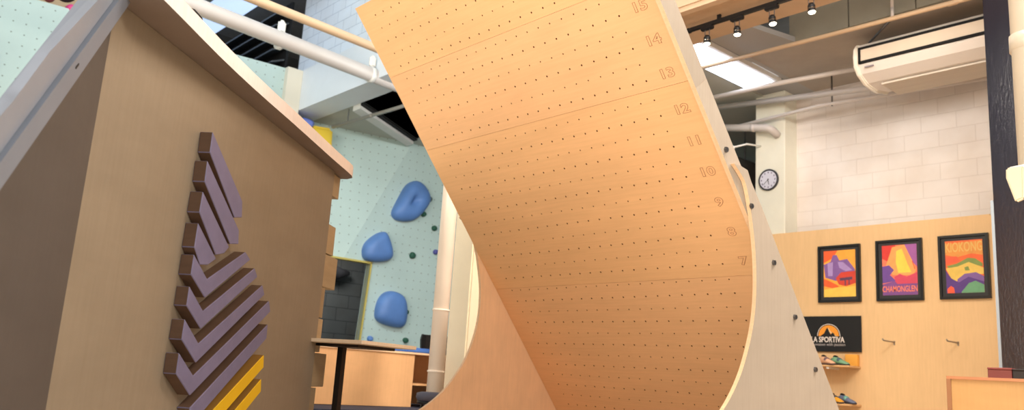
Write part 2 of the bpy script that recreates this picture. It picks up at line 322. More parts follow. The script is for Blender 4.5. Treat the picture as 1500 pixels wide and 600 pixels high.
# lamp track with four spots
t = thing('lamp_track', 'black lamp track fixed under the beige beam', 'lamp track', (-4.0, 6.62, 4.25))
link('rail', B(-4.93, -2.9, 6.57, 6.61, 4.235, 4.27), black, t)
link('end_cap', B(-4.96, -4.93, 6.565, 6.615, 4.23, 4.27), matte_black, t)
link('mount', B(-3.9, -3.86, 6.58, 6.60, 4.27, 4.32), black, t); link('mount', B(-4.6, -4.56, 6.58, 6.60, 4.27, 4.32), black, t)
lens = mat('spot_lens', (255, 244, 214), 0.3, emit=9)
names = ['first spotlight from the left on the black lamp track', 'second spotlight from the left, lens glowing, on the black track', 'third spotlight from the left, tilted outward on the black track', 'rightmost spotlight at the top edge on the black track']
for i, x in enumerate((-4.72, -4.37, -3.99, -3.59)):
    t = thing('track_spotlight', names[i], 'spotlight', (x, 6.59, 4.2), 'spotlights on the lamp track')
    b = B(x - 0.07, x + 0.07, 6.565, 6.615, 4.195, 4.235); bevel(b, 0.008, 2); link('adapter', b, black, t)
    d = V(((-0.02, 0.02, 0.12, 0.08)[i], 0.02, -1)).normalized(); top = V((x, 6.59, 4.195))
    link('yoke', T([top + V((-0.026, 0, 0)), top + V((-0.026, 0, -0.10))], 0.004), steel, t)
    link('yoke', T([top + V((0.026, 0, 0)), top + V((0.026, 0, -0.10))], 0.004), steel, t)
    c = top + V((0, 0, -0.06)); h = bmesh.new()
    tube(h, [c, c + d * 0.02, c + d * 0.085], [0.022, 0.034, 0.036], 20); link('lamp_head', h, black, t, smooth=False)
    link('lens', T([c + d * 0.084, c + d * 0.094], [0.033, 0.029], 20), lens, t)
    link('trim_ring', T([c + d * 0.050, c + d * 0.056], [0.0365, 0.0365], 20), mat('chrome', (200, 190, 170), 0.2, metal=1), t)
    l = bpy.data.lights.new('spot', 'SPOT'); l.energy = 34; l.spot_size = 1.7; l.spot_blend = 0.7; l.color = (1, 0.80, 0.56); l.shadow_soft_size = 0.04
    lo = bpy.data.objects.new('bulb_light', l); C.objects.link(lo); lo.parent = t; lo.location = c + d * 0.11 - V(t.location); dd = V((d.x, 0.9, -1)).normalized(); lo.rotation_euler = dd.to_track_quat('-Z', 'Y').to_euler()

# ================================================================== AIR CONDITIONER
t = thing('air_conditioner', 'white ceiling-hung air conditioner above the block wall', 'air conditioner', (-3.0, 8.7, 4.2))
prof = [(8.40, 4.40), (8.385, 4.30), (8.40, 4.19), (8.47, 4.12), (8.62, 4.06), (8.85, 4.045), (9.12, 4.10), (9.16, 4.14), (9.16, 4.45), (8.45, 4.45)]
acw = mat('ac_white', (228, 220, 212), 0.4, var=0.02)
link('casing', P([(-4.03, y, z) for y, z in prof], (2.0, 0, 0)), acw, t)
cap = [(8.385, 4.41), (8.365, 4.30), (8.38, 4.18), (8.455, 4.10), (8.61, 4.035), (8.86, 4.02), (9.13, 4.08), (9.18, 4.12), (9.18, 4.46), (8.44, 4.46)]
b = P([(-4.08, y, z) for y, z in cap], (0.05, 0, 0)); bevel(b, 0.015, 2); link('end_cap', b, mat('ac_end', (236, 228, 214), 0.35), t)
link('front_strip', B(-3.99, -2.05, 8.372, 8.39, 4.225, 4.375), mat('ac_vent', (206, 190, 170), 0.6, var=0.05), t)
for z in (4.218, 4.375): link('grille_line', B(-4.0, -2.05, 8.362, 8.39, z - 0.013, z + 0.013), matte_black, t)
link('grille_line', B(-4.015, -3.99, 8.362, 8.39, 4.205, 4.388), matte_black, t)
link('name_plate', B(-3.955, -3.86, 8.384, 8.400, 4.155, 4.168), mat('plate_gray', (140, 130, 136), 0.5), t)
link('intake_grille', B(-3.9, -2.1, 8.66, 9.08, 4.03, 4.05), mat('ac_intake', (208, 198, 184), 0.7, var=0.08, scale=(1, 60, 1)), t)

# ================================================================== CLOCK
t = thing('wall_clock', 'round white-faced wall clock with black rim on the column', 'clock', (-5.85, 9.58, 3.3))
cx, cy, cz = -5.85, 9.6, 3.41
link('face', T([(cx, cy, cz), (cx, cy - 0.022, cz)], 0.13, 40), mat('clock_face', (214, 214, 228), 0.5), t)
rb = bmesh.new(); n = 48; ring = []
for k in range(n):
    a = 2 * math.pi * k / n
    ring.append([rb.verts.new((cx + math.cos(a) * r, y, cz + math.sin(a) * r)) for r, y in ((0.125, cy), (0.145, cy), (0.146, cy - 0.025), (0.138, cy - 0.035), (0.124, cy - 0.026))])
for k in range(n):
    for j in range(5): rb.faces.new((ring[k][j], ring[(k + 1) % n][j], ring[(k + 1) % n][(j + 1) % 5], ring[k][(j + 1) % 5]))
link('rim', rb, mat('clock_rim', (52, 52, 58), 0.4), t, smooth=True)
for k in range(12):
    a = 2 * math.pi * k / 12; p = V((cx + math.sin(a) * 0.1, cy - 0.0245, cz + math.cos(a) * 0.1))
    link('hour_mark', B(p.x - 0.007, p.x + 0.007, p.y, p.y + 0.003, p.z - 0.010, p.z + 0.010), mat('clock_marks', (110, 104, 130), 0.6), t)
def hand(a, L, w_): d = V((math.sin(a), 0, math.cos(a))); s = V((d.z, 0, -d.x)); c = V((cx, cy - 0.03, cz)); return P([c - s * w_ - d * 0.015, c + s * w_ - d * 0.015, c + s * w_ * 0.5 + d * L, c - s * w_ * 0.5 + d * L], (0, 0.002, 0))
link('hour_hand', hand(math.radians(170), 0.07, 0.005), black, t); link('minute_hand', hand(math.radians(228), 0.1, 0.004), black, t)

# ================================================================== POSTERS
def poly(bm, pts, y, mi, x0, z0, w_, h_):
    """region of a print: pts in 0..1 with v measured downward"""
    f = bm.faces.new([bm.verts.new((x0 + u * w_, y, z0 + (1 - v) * h_)) for u, v in pts]); f.material_index = mi
def poster(x0, x1, z0, z1, label, cols, shapes, glare=None, title=None):
    t = thing('framed_poster', label, 'poster', ((x0 + x1) / 2, 9.57, z0), 'framed posters in a row on the plywood wall')
    y0 = 9.535; fw = 0.026
    fb = bmesh.new()
    for a in ((x0, x1, z0, z0 + fw), (x0, x1, z1 - fw, z1), (x0, x0 + fw, z0 + fw, z1 - fw), (x1 - fw, x1, z0 + fw, z1 - fw)): box(fb, a[0], a[1], y0, 9.572, a[2], a[3])
    link('frame', fb, mat('frame_black', (14, 14, 15), 0.35), t)
    link('mat_board', B(x0 + fw, x1 - fw, 9.556, 9.568, z0 + fw, z1 - fw), mat('mount_charcoal', (44, 44, 46), 0.6), t)
    px0, px1, pz0, pz1 = x0 + 0.07, x1 - 0.062, z0 + 0.065, z1 - 0.062
    pb = bmesh.new(); ms = [mat('ink_%d_%d_%d' % c, c, 0.55, var=0.10, scale=(9, 9, 9)) for c in cols]
    W, Hh = px1 - px0, pz1 - pz0
    box(pb, px0, px1, 9.553, 9.556, pz0, pz1, 0)
    for k, (ci, pts) in enumerate(shapes): poly(pb, pts, 9.5528 - 0.00012 * k, ci, px0, pz0, W, Hh)
    link('print', pb, ms, t, recalc=False)
    if title:
        s, u, v, sz, c, sx = title
        text('title_lettering', s, (px0 + u * W, 9.5495, pz0 + (1 - v) * Hh), basis((1, 0, 0), (0, 0, 1)), sz, mat('ink_%d_%d_%d' % c, c, 0.6), t, ext=0.0003, bold=0.0015, sx=sx)
    return t
poster(-5.14, -4.61, 1.765, 2.455, 'leftmost framed poster, orange print with purple waterfall cliffs', [(244, 166, 62), (232, 96, 46), (128, 92, 156), (168, 140, 196), (206, 66, 48), (240, 196, 84), (92, 60, 84)],
 [(1, [(0, 0), (0.45, 0), (0.3, 0.16), (0, 0.26)]), (2, [(0, 0.3), (0.22, 0.24), (0.3, 0.1), (0.42, 0.1), (0.5, 0.22), (0.75, 0.2), (0.98, 0.42), (0.98, 0.5), (0.55, 0.5), (0.4, 0.66), (0.05, 0.58)]), (3, [(0.12, 0.27), (0.3, 0.25), (0.28, 0.55), (0.14, 0.55)]), (3, [(0.45, 0.25), (0.62, 0.26), (0.9, 0.44), (0.7, 0.46), (0.5, 0.38)]), (4, [(0.38, 0.6), (0.55, 0.48), (1, 0.46), (1, 0.72), (0.7, 0.78), (0.48, 0.74)]), (6, [(0.5, 0.6), (0.9, 0.58), (0.9, 0.64), (0.52, 0.66)]), (6, [(0.66, 0.64), (0.7, 0.64), (0.7, 0.76), (0.66, 0.76)]), (6, [(0.78, 0.64), (0.82, 0.64), (0.82, 0.75), (0.78, 0.75)]), (1, [(0, 0.6), (0.25, 0.68), (0.5, 0.78), (0.3, 0.82), (0, 0.76)]), (5, [(0, 0.84), (0.4, 0.8), (1, 0.78), (1, 1), (0, 1)])])
poster(-4.42, -3.895, 1.765, 2.468, 'middle framed poster, yellow glow between red and purple clouds', [(236, 120, 90), (214, 58, 50), (242, 206, 80), (160, 92, 160), (108, 72, 150), (206, 70, 96), (126, 76, 140), (246, 160, 90)],
 [(1, [(0, 0), (0.4, 0), (0.36, 0.3), (0.2, 0.34), (0, 0.26)]), (3, [(0.62, 0), (1, 0), (1, 0.45), (0.8, 0.3)]), (7, [(0.3, 0.04), (0.66, 0.0), (0.98, 0.5), (0.9, 0.62), (0.3, 0.6), (0.1, 0.42)]), (2, [(0.42, 0.12), (0.58, 0.08), (0.74, 0.4), (0.84, 0.56), (0.46, 0.56), (0.4, 0.34)]), (4, [(0, 0.42), (0.2, 0.4), (0.34, 0.5), (0.22, 0.6), (0.4, 0.72), (0, 0.76)]), (5, [(0.34, 0.64), (0.5, 0.58), (0.7, 0.64), (1, 0.56), (1, 0.8), (0.4, 0.8)]), (6, [(0, 0.78), (0.36, 0.72), (0.42, 0.78), (1, 0.78), (1, 1), (0, 1)]), (1, [(0.86, 0.34), (0.88, 0.33), (0.95, 0.5), (0.93, 0.5)])], title=('CHAMONGLEN', 0.5, 0.885, 0.095, (240, 130, 100), 0.60))
poster(-3.72, -3.207, 1.768, 2.466, 'rightmost framed poster with tall lettering over green hills', [(236, 104, 52), (226, 190, 90), (128, 146, 74), (126, 92, 156), (88, 56, 130), (104, 160, 120), (226, 150, 70), (232, 92, 60)],
 [(6, [(0, 0.05), (1, 0.02), (1, 0.3), (0.7, 0.26), (0.3, 0.32), (0, 0.26)]), (7, [(0.02, 0.3), (0.3, 0.3), (0.4, 0.4), (0, 0.44)]), (2, [(0.02, 0.48), (0.3, 0.44), (0.6, 0.34), (0.8, 0.36), (0.98, 0.46), (0.98, 0.52), (0.7, 0.46), (0.4, 0.52), (0.1, 0.53)]), (1, [(0, 0.52), (0.3, 0.5), (0.62, 0.42), (1, 0.54), (1, 0.66), (0.5, 0.66), (0.2, 0.82)]), (2, [(0.5, 0.52), (0.6, 0.5), (0.64, 0.58), (0.52, 0.58)]), (3, [(0.3, 0.74), (0.5, 0.64), (0.8, 0.62), (1, 0.7), (1, 0.84), (0.3, 0.9)]), (4, [(0, 0.56), (0.14, 0.72), (0.34, 0.8), (0.6, 0.7), (1, 0.8), (1, 0.86), (0.4, 1), (0, 1)]), (5, [(0.4, 0.98), (0.6, 0.82), (0.78, 0.78), (1, 0.86), (1, 1), (0.4, 1)]), (7, [(0.02, 0.92), (0.12, 0.86), (0.2, 0.9), (0.22, 1), (0.02, 1)])], title=('KIOKONG', 0.5, 0.135, 0.15, (228, 186, 104), 0.54))

# ================================================================== BANNER
t = thing('wall_banner', 'black banner with orange mountain emblem above the shoe shelves', 'banner', (-5.0, 9.56, 1.18))
link('cloth', B(-5.62, -4.615, 9.548, 9.560, 1.18, 1.6), mat('banner_black', (9, 9, 11), 0.6), t)
ex, ez, er = -5.015, 1.362, 0.13
em = bmesh.new(); orange = mat('emblem_orange', (232, 150, 44), 0.5); pale = mat('emblem_pale', (236, 200, 150), 0.5); lett = mat('lettering_white', (226, 216, 208), 0.5)
def half(r): return [(ex + math.cos(math.pi * k / 24) * r, 9.546, ez + math.sin(math.pi * k / 24) * r) for k in range(25)]
e1 = P(half(er), (0, 0.001, 0)); link('emblem', e1, orange, t)
arc = bmesh.new(); o_, i_ = half(er + 0.016), half(er + 0.009)
for k in range(24): arc.faces.new([arc.verts.new(V(q)) for q in (o_[k], o_[k + 1], i_[k + 1], i_[k])])
link('emblem_ring', arc, lett, t)
mp_ = [(-0.105, 0), (-0.075, 0.02), (-0.055, 0.035), (-0.03, 0.085), (-0.012, 0.102), (0.0, 0.09), (0.015, 0.045), (0.025, 0.02), (0.04, 0.03), (0.055, 0.042), (0.07, 0.022), (0.085, 0)]
link('emblem_mountain', P([(ex + a, 9.5445, ez + b_) for a, b_ in mp_], (0, 0.001, 0)), MT['banner_black'], t)
link('emblem_snow', P([(ex + a, 9.5435, ez + b_) for a, b_ in [(-0.012, 0.102), (0.002, 0.09), (0.03, 0.05), (0.05, 0.046), (0.1, 0.0), (0.085, 0.0), (0.055, 0.042), (0.025, 0.03), (0.015, 0.045)]], (0, 0.001, 0)), pale, t)
Rw = basis((1, 0, 0), (0, 0, 1))
text('brand_lettering', 'LA SPORTIVA', (-5.03, 9.5435, 1.318), Rw, 0.090, lett, t, bold=0.002, sx=0.79)
text('slogan_lettering', 'innovation with passion', (-5.03, 9.5445, 1.262), Rw, 0.046, mat('slogan_gray', (180, 172, 168), 0.5), t, sx=1.02)

# ================================================================== SHOE SHELVES
def shelf(z, label):
    t = thing('display_shelf', label, 'shelf', (-5.0, 9.4, z), 'shoe shelves under the banner')
    b = B(-5.62, -4.64, 9.30, 9.575, z - 0.022, z); bevel(b, 0.003, 1); link('shelf_board', b, mat('shelf_wood', (212, 168, 118), 0.5, var=0.06, scale=(2, 8, 8)), t)
    link('bracket', B(-4.93, -4.90, 9.32, 9.575, z - 0.045, z - 0.022), white, t); link('bracket', B(-5.4, -5.37, 9.32, 9.575, z - 0.045, z - 0.022), white, t)
shelf(1.015, 'upper wooden shoe shelf just below the black banner'); shelf(0.585, 'lower wooden shoe shelf near the board edge')
def shoe(x, y, z, yaw, c1, c2, c3, label, L=0.25, flip=1, sgrp='climbing shoes on the shelves'):
    t = thing('climbing_shoe', label, 'shoe', (x, y, z), sgrp); Rz = Matrix.Rotation(yaw, 3, 'Z')
    def sect(prof, nm, m):
        bm = bmesh.new(); rings = []
        for (l, hw, z0, z1) in prof:
            c0 = V(((l - 0.5) * L, 0, 0)); r = []
            for k in range(12):
                a = 2 * math.pi * k / 12; r.append(bm.verts.new(Rz @ (c0 + V((0, math.cos(a) * hw, (z0 + z1) / 2 + math.sin(a) * (z1 - z0) / 2))) + V((x, y, z))))
            rings.append(r)
        for a, b_ in zip(rings, rings[1:]):
            for k in range(12): bm.faces.new((a[k], a[(k + 1) % 12], b_[(k + 1) % 12], b_[k]))
        bm.faces.new(rings[0]); bm.faces.new(rings[-1][::-1]); return link(nm, bm, m, t, smooth=True)
    sect([(0, 0.02, 0.012, 0.05), (0.04, 0.03, 0.005, 0.085), (0.2, 0.034, 0.006, 0.105), (0.32, 0.034, 0.010, 0.098), (0.5, 0.036, 0.008, 0.075), (0.75, 0.042, 0.005, 0.052), (0.93, 0.032, 0.003, 0.034), (1, 0.012, 0.003, 0.018)], 'upper', mat('shoe_%d_%d_%d' % c1, c1, 0.6))
    sect([(0, 0.018, 0.0, 0.02), (0.05, 0.03, 0.0, 0.022), (0.4, 0.03, 0.002, 0.02), (0.75, 0.044, 0.0, 0.016), (0.96, 0.032, 0.0, 0.02), (1.01, 0.012, 0.0, 0.02)], 'sole', mat('shoe_%d_%d_%d' % c3, c3, 0.7))
    sect([(-0.015, 0.02, 0.01, 0.07), (0.02, 0.032, 0.008, 0.082), (0.1, 0.0365, 0.01, 0.075), (0.14, 0.035, 0.014, 0.06)], 'heel_cup', mat('shoe_%d_%d_%d' % c2, c2, 0.5))
    sect([(0.42, 0.037, 0.03, 0.092), (0.46, 0.0385, 0.025, 0.09), (0.5, 0.038, 0.025, 0.084), (0.54, 0.037, 0.025, 0.078)], 'strap', mat('shoe_%d_%d_%d' % c2, c2, 0.5))
    o = sect([(0.16, 0.022, 0.09, 0.112), (0.2, 0.026, 0.095, 0.118), (0.3, 0.024, 0.09, 0.11), (0.34, 0.016, 0.088, 0.098)], 'opening', matte_black); return t
shoe(-4.80, 9.40, 1.015, -0.25, (120, 166, 130), (70, 96, 110), (40, 44, 52), 'green climbing shoe on the upper shelf, right end')
shoe(-4.93, 9.35, 1.015, -0.45, (226, 176, 140), (120, 92, 96), (90, 70, 70), 'tan and brown climbing shoe in the middle of the upper shelf')
shoe(-5.16, 9.45, 1.015, -0.35, (214, 206, 214), (96, 84, 110), (60, 56, 74), 'white and purple climbing shoe at left of the upper shelf')
shoe(-4.73, 9.41, 0.585, -0.30, (100, 110, 136), (110, 170, 160), (50, 46, 58), 'dark blue-grey shoe on the lower shelf, right of the yellow one')
shoe(-4.84, 9.36, 0.585, -0.45, (226, 160, 40), (60, 64, 70), (50, 48, 52), 'yellow climbing shoe on the lower shelf')
b = B(-4.80, -4.65, 9.51, 9.568, 1.016, 1.15); bevel(b, 0.005, 1); tag(link('shoe_box', b, mat('box_orange', (232, 166, 66), 0.6)), 'orange box standing at the right end of the upper shelf', 'box')
# hooks
for x, lab in ((-4.30, 'short steel wall hook below the middle poster'), (-3.62, 'short steel wall hook below the rightmost poster')):
    t = thing('wall_hook', lab, 'hook', (x + 0.06, 9.57, 1.30), 'steel hooks on the plywood wall')
    link('plate', B(x + 0.048, x + 0.064, 9.568, 9.575, 1.27, 1.315), mat('hook_gray', (150, 136, 120), 0.5), t); link('prong', T([(x + 0.056, 9.57, 1.30), (x + 0.03, 9.36, 1.305), (x + 0.028, 9.34, 1.32)], 0.008), MT['hook_gray'], t, smooth=True)

# ================================================================== COUNTER, BLACK PARTITION, PIPE (right)
t = thing('reception_counter', 'wooden counter at lower right in front of black partition', 'counter', (-1.4, 6.6, 0))
link('front_panel', B(-2.46, 0.6, 6.45, 6.49, 0.0, 0.822), mat('counter_wood', (176, 138, 88), 0.5, var=0.08, scale=(1.5, 1.5, 5)), t)
link('side_panel', B(-2.49, -2.46, 6.44, 7.3, 0.0, 0.822), mat('counter_edge', (140, 98, 66), 0.5), t)
link('worktop', B(-2.49, 0.6, 6.44, 7.3, 0.822, 0.842), mat('counter_top', (170, 116, 80), 0.5, var=0.05), t)
blk = mat('partition_black', (16, 16, 26), 0.25, var=0.3, scale=(60, 60, 14), spec=0.5, bump=0.5)
t = thing('partition_panel', 'tall glossy black partition behind the wooden counter', 'partition', (-1.2, 7.35, 0))
link('panel', B(-2.405, 0.4, 7.32, 7.42, 0.0, 6.2), blk, t)
link('edge_strip', B(-2.43, -2.405, 7.325, 7.42, 0.0, 2.3), mat('edge_pale', (128, 138, 146), 0.5), t)
for i, (x, w_, h_, c, d) in enumerate(((-2.25, 0.155, 0.075, (104, 48, 44), 'dark red box on the counter beside the black partition'), (-2.09, 0.085, 0.07, (18, 16, 18), 'small black box between red and blue boxes on counter'), (-1.99, 0.5, 0.058, (92, 134, 186), 'flat blue box at the right edge of the counter'))):
    t = thing('small_box', d, 'box', (x + w_ / 2, 6.7, 0.842))
    b = B(x, x + w_, 6.55, 6.75, 0.842, 0.842 + h_ * 0.82); bevel(b, 0.003, 1); link('base', b, mat('box_%d' % i, c, 0.5), t)
    b = B(x - 0.002, x + w_ + 0.002, 6.547, 6.753, 0.842 + h_ * 0.82, 0.842 + h_); bevel(b, 0.003, 1); link('lid', b, mat('box_lid_%d' % i, tuple(min(255, int(v * 1.1)) for v in c), 0.5), t)
for x in (-1.985, -1.945):
    tag(link('glass_jar', T([(x, 6.6, 0.9), (x, 6.6, 0.905), (x, 6.6, 0.922), (x, 6.6, 0.926)], [0.012, 0.015, 0.015, 0.008], 12), mat('jar_clear', (150, 150, 156), 0.2), smooth=True), 'tiny grey jar on the blue box, ' + ('left' if x < -1.96 else 'right') + ' one', 'jar')
pipe('vertical_pipe', 'cream vertical pipe at the right edge before black partition', [(-1.27, 4.5, 1.72), (-1.27, 4.5, 5.5)], 0.085, mat('pipe_ivory', (214, 204, 186), 0.3, var=0.03), [((-1.27, 4.5, 2.40), (-1.27, 4.5, 2.48))])
t = thing('hanging_bracket', 'cream angled bracket below the right edge pipe', 'bracket', (-1.35, 4.45, 1.6))
b = P([(-1.378, 4.38, 1.78), (-1.30, 4.38, 1.78), (-1.305, 4.38, 1.62), (-1.345, 4.38, 1.605), (-1.38, 4.38, 1.73)], (0, 0.03, 0)); bevel(b, 0.008, 2); link('arm', b, cream, t)
link('cap', T([(-1.365, 4.41, 1.775), (-1.25, 4.43, 1.79)], 0.014), white, t, smooth=True)
link('stem', T([(-1.27, 4.46, 1.84), (-1.27, 4.46, 0.0)], 0.012), black, t, smooth=True)

# ================================================================== CLIMBING HOLDS
blue = mat('hold_blue', (92, 132, 194), 0.5, var=0.12, scale=(3, 3, 3)); 
def hold(name, pts, depth, m, label, x=-12.0, dimple=None, group=None, cat='climbing hold'):
    cy_ = sum(p[0] for p in pts) / len(pts); cz_ = sum(p[1] for p in pts) / len(pts)
    bm = bmesh.new(); rings = []
    for s, d in ((1.0, 0.0), (1.02, depth * 0.35), (0.92, depth * 0.75), (0.62, depth), (0.25, depth * 1.02)):
        rings.append([bm.verts.new((x + d, cy_ + (a - cy_) * s, cz_ + (b - cz_) * s)) for a, b in pts])
    n = len(pts)
    for a, b in zip(rings, rings[1:]):
        for k in range(n): bm.faces.new((a[k], a[(k + 1) % n], b[(k + 1) % n], b[k]))
    c = bm.verts.new((x + depth * (1.02 if not dimple else 0.45), cy_, cz_))
    for k in range(n): bm.faces.new((rings[-1][k], rings[-1][(k + 1) % n], c))
    o = link(name, bm, m, smooth=True); sm(o, 2); return tag(o, label, cat, group)
hold('climbing_hold', [(8.101, 3.932), (8.282, 3.914), (8.475, 3.734), (8.476, 3.56), (8.3, 3.32), (8.151, 3.184), (7.829, 3.137), (7.706, 3.238), (7.762, 3.389), (7.881, 3.64), (7.944, 3.79)], 0.22, blue, 'largest blue climbing hold, highest of the three, with a dimple', dimple=1)
hold('climbing_hold', [(7.585, 2.938), (7.667, 2.88), (7.835, 2.543), (7.751, 2.42), (7.334, 2.36), (7.229, 2.43), (7.214, 2.65), (7.42, 2.84)], 0.2, blue, 'blue climbing hold just above the doorway corner')
hold('climbing_hold', [(7.768, 1.94), (7.94, 1.94), (8.118, 1.89), (8.196, 1.694), (8.204, 1.39), (8.097, 1.32), (7.622, 1.39), (7.577, 1.521), (7.614, 1.80)], 0.2, blue, 'lowest large blue climbing hold, right of the doorway')
def circ(y, z, r, n=8): return [(y + math.cos(2 * math.pi * k / n) * r * random.uniform(0.85, 1.1), z + math.sin(2 * math.pi * k / n) * r * random.uniform(0.85, 1.1)) for k in range(n)]
green = mat('hold_green', (34, 84, 66), 0.6); purple = mat('hold_purple', (84, 84, 150), 0.6); gg = mat('hold_gray', (90, 112, 116), 0.6)
for y, z, r, m, l in ((8.5, 3.66, 0.06, gg, 'small grey-green hold beside the board edge, topmost of the small ones'), (8.614, 3.427, 0.055, green, 'small dark green hold below the grey-green one') if False else (8.40, 3.37, 0.055, green, 'small dark green hold right of the largest blue hold'), (8.66, 3.16, 0.055, green, 'small green hold halfway down beside the white pipe'), (8.24, 2.605, 0.065, green, 'small round green hold right of the middle blue hold'), (8.731, 2.738, 0.05, purple, 'small violet hold near the white vertical pipe'), (8.22, 1.62, 0.05, green, 'small green hold touching right side of lowest blue hold'), (8.255, 1.143, 0.055, green, 'small green hold just above the bench and table'), (7.547, 1.11, 0.055, blue, 'small blue hold just above the table top')):
    hold('foothold', circ(y, z, r), 0.07, m, l, group='small footholds on the pale wall')
b = P([(-12.3, 6.03, 4.40), (-12.3, 6.41, 4.44), (-12.3, 6.44, 3.95), (-12.3, 6.05, 3.95)], (0.42, 0, 0)); bevel(b, 0.05, 3)
tag(link('climbing_volume', b, mat('hold_yellow', (222, 190, 48), 0.55), smooth=False), 'yellow box-shaped climbing volume above the kiosk roof edge', 'climbing volume')
hold('climbing_hold', [(5.84, 4.52), (5.98, 4.54), (6.12, 4.52), (6.14, 4.46), (6.08, 4.36), (5.98, 4.24), (5.86, 4.2), (5.82, 4.36)], 0.2, mat('hold_lilac', (110, 130, 210), 0.55), 'lilac-blue hold peeking above the kiosk roof', x=-12.15)
hold('foothold', circ(6.50, 4.0, 0.07), 0.08, gg, 'small grey hold just right of the yellow volume', x=-12.15)
hold('climbing_hold', [(1.20, 4.30), (1.55, 4.36), (1.62, 4.0), (1.5, 3.7), (1.2, 3.6)], 0.2, mat('hold_slate', (150, 156, 178), 0.6), 'slate grey hold at the far left photo edge')
for y, z, r, c, l in ((2.08, 5.25, 0.10, (120, 50, 54), 'maroon ring hold on the tan panel, leftmost'), (2.29, 5.37, 0.16, (24, 22, 24), 'black hold on the tan panel between maroon and pink'), (2.38, 5.12, 0.09, (214, 66, 130), 'pink hold on the tan panel'), (2.52, 5.18, 0.09, (110, 52, 52), 'dark red hold right of the pink hold')):
    hold('climbing_hold', circ(y, z, r, 9), 0.14, mat('hold_%d_%d_%d' % c, c, 0.5), l, x=-12.2 if z > 5.14 else -12.13)

# things in the doorway
t = thing('hanging_bag', 'dark bag hanging inside the doorway', 'bag', (-13.9, 8.0, 1.8))
b = bmesh.new(); tube(b, [(-14.24, 7.55, 2.62), (-14.24, 7.7, 2.5), (-14.24, 8.1, 2.38), (-14.24, 8.35, 2.42)], [0.05, 0.14, 0.13, 0.04], 12); link('sack', b, mat('bag_gray', (70, 70, 74), 0.6), t, smooth=True)
link('strap', T([(-14.24, 7.9, 2.4), (-14.3, 7.9, 2.9), (-14.4, 7.9, 3.0)], 0.02), black, t)

# ================================================================== BENCH, TABLE, CHAIR, STOOL
t = thing('storage_bench', 'long plywood storage bench standing on the navy mat', 'bench', (-6.8, 3.9, 0.3))
bw_ = mat('bench_ply', (222, 172, 122), 0.55, var=0.07, scale=(2, 2, 4))
link('front_panel', B(-6.53, -6.5, 3.21, 4.60, 0.305, 0.782), bw_, t)
link('top_board', B(-7.2, -6.48, 3.21, 5.7, 0.782, 0.800), ply_edge, t)
link('divider', B(-7.2, -6.53, 4.57, 4.60, 0.305, 0.782), bw_, t)
link('shelf', B(-7.2, -6.52, 4.60, 5.7, 0.50, 0.52), bw_, t)
link('back_panel', B(-7.2, -7.17, 3.21, 5.7, 0.305, 0.782), bw_, t)
tag(link('seat_pad', bevel(P([(-7.15, 4.55, 0.80), (-6.52, 4.52, 0.80), (-6.52, 4.92, 0.80), (-7.15, 4.95, 0.80)], (0, 0, 0.045)), 0.01), mat('pad_blue', (66, 112, 190), 0.6)), 'flat blue pad lying on the plywood bench', 'pad')
C0 = V((-4.5, 2.78, 0)); e1 = V((-0.937, -0.35, 0)); e2 = V((-0.35, 0.937, 0))
cen = C0 + e1 * 0.3 + e2 * 0.3
t = thing('cafe_table', 'small wooden table on a single black post', 'table', (cen.x, cen.y, 0))
def quad(c, a, b, z): return [(c + e1 * p + e2 * q) + V((0, 0, z)) for p, q in ((0, 0), (a, 0), (a, b), (0, b))]
b = P(quad(C0, 0.6, 0.60, 0.768), (0, 0, 0.024)); bevel(b, 0.003, 1); link('tabletop', b, mat('table_wood', (252, 232, 206), 0.5, var=0.05), t)
link('support_frame', P(quad(C0 + e1 * 0.12 + e2 * 0.12, 0.36, 0.40, 0.750), (0, 0, 0.018)), black, t)
link('post', P(quad(cen + e1 * 0.035 - e2 * 0.065, 0.042, 0.042, 0.02), (0, 0, 0.74)), black, t)
b = P(quad(cen - e1 * 0.2 - e2 * 0.2, 0.4, 0.4, 0.0), (0, 0, 0.02)); link('base_plate', b, black, t)
# chair behind the bench
t = thing('stacking_chair', 'black chair standing behind the bench beside white pipe', 'chair', (-8.2, 6.05, 0.3))
def curved_back(): 
    bm = bmesh.new(); a, b_ = [], []
    for j, z in enumerate((0.72, 0.85, 1.0, 1.06)):
        ra, rb_ = [], []
        for k in range(7):
            f = (k - 3) / 3; hw = 0.24 if j < 3 else 0.21
            y = 5.99 + f * hw; x = -7.98 - 0.05 * (1 - f * f) - 0.02 * j
            ra.append(bm.verts.new((x, y, z))); rb_.append(bm.verts.new((x - 0.03, y, z)))
        a.append(ra); b_.append(rb_)
    for g, fl in ((a, 0), (b_, 1)):
        for j in range(3):
            for k in range(6): bm.faces.new((g[j][k], g[j][k + 1], g[j + 1][k + 1], g[j + 1][k]))
    for k in range(6): bm.faces.new((a[0][k], b_[0][k], b_[0][k + 1], a[0][k + 1])); bm.faces.new((a[3][k], a[3][k + 1], b_[3][k + 1], b_[3][k]))
    for j in range(3): bm.faces.new((a[j][0], a[j + 1][0], b_[j + 1][0], b_[j][0])); bm.faces.new((a[j][6], b_[j][6], b_[j + 1][6], a[j + 1][6]))
    return bm
link('backrest', curved_back(), black, t, smooth=False)
b = B(-8.42, -8.02, 5.76, 6.2, 0.72, 0.76); bevel(b, 0.015, 2); link('seat', b, black, t)
for x in (-8.38, -8.06):
    for y in (5.8, 6.17): link('leg', T([(x, y, 0.73), (x, y, 0.30)], 0.013), steel, t)
t = thing('round_stool', 'low stool with dark grey padded seat below white pipe', 'stool', (-5.5, 4.1, 0.3))
st = V((-5.42, 4.05, 0)); b = T([st + V((0, 0, 0.40)), st + V((0, 0, 0.43)), st + V((0, 0, 0.465)), st + V((0, 0, 0.475))], [0.12, 0.14, 0.135, 0.10], 28); link('seat', b, mat('stool_seat', (88, 88, 104), 0.6), t, smooth=True)
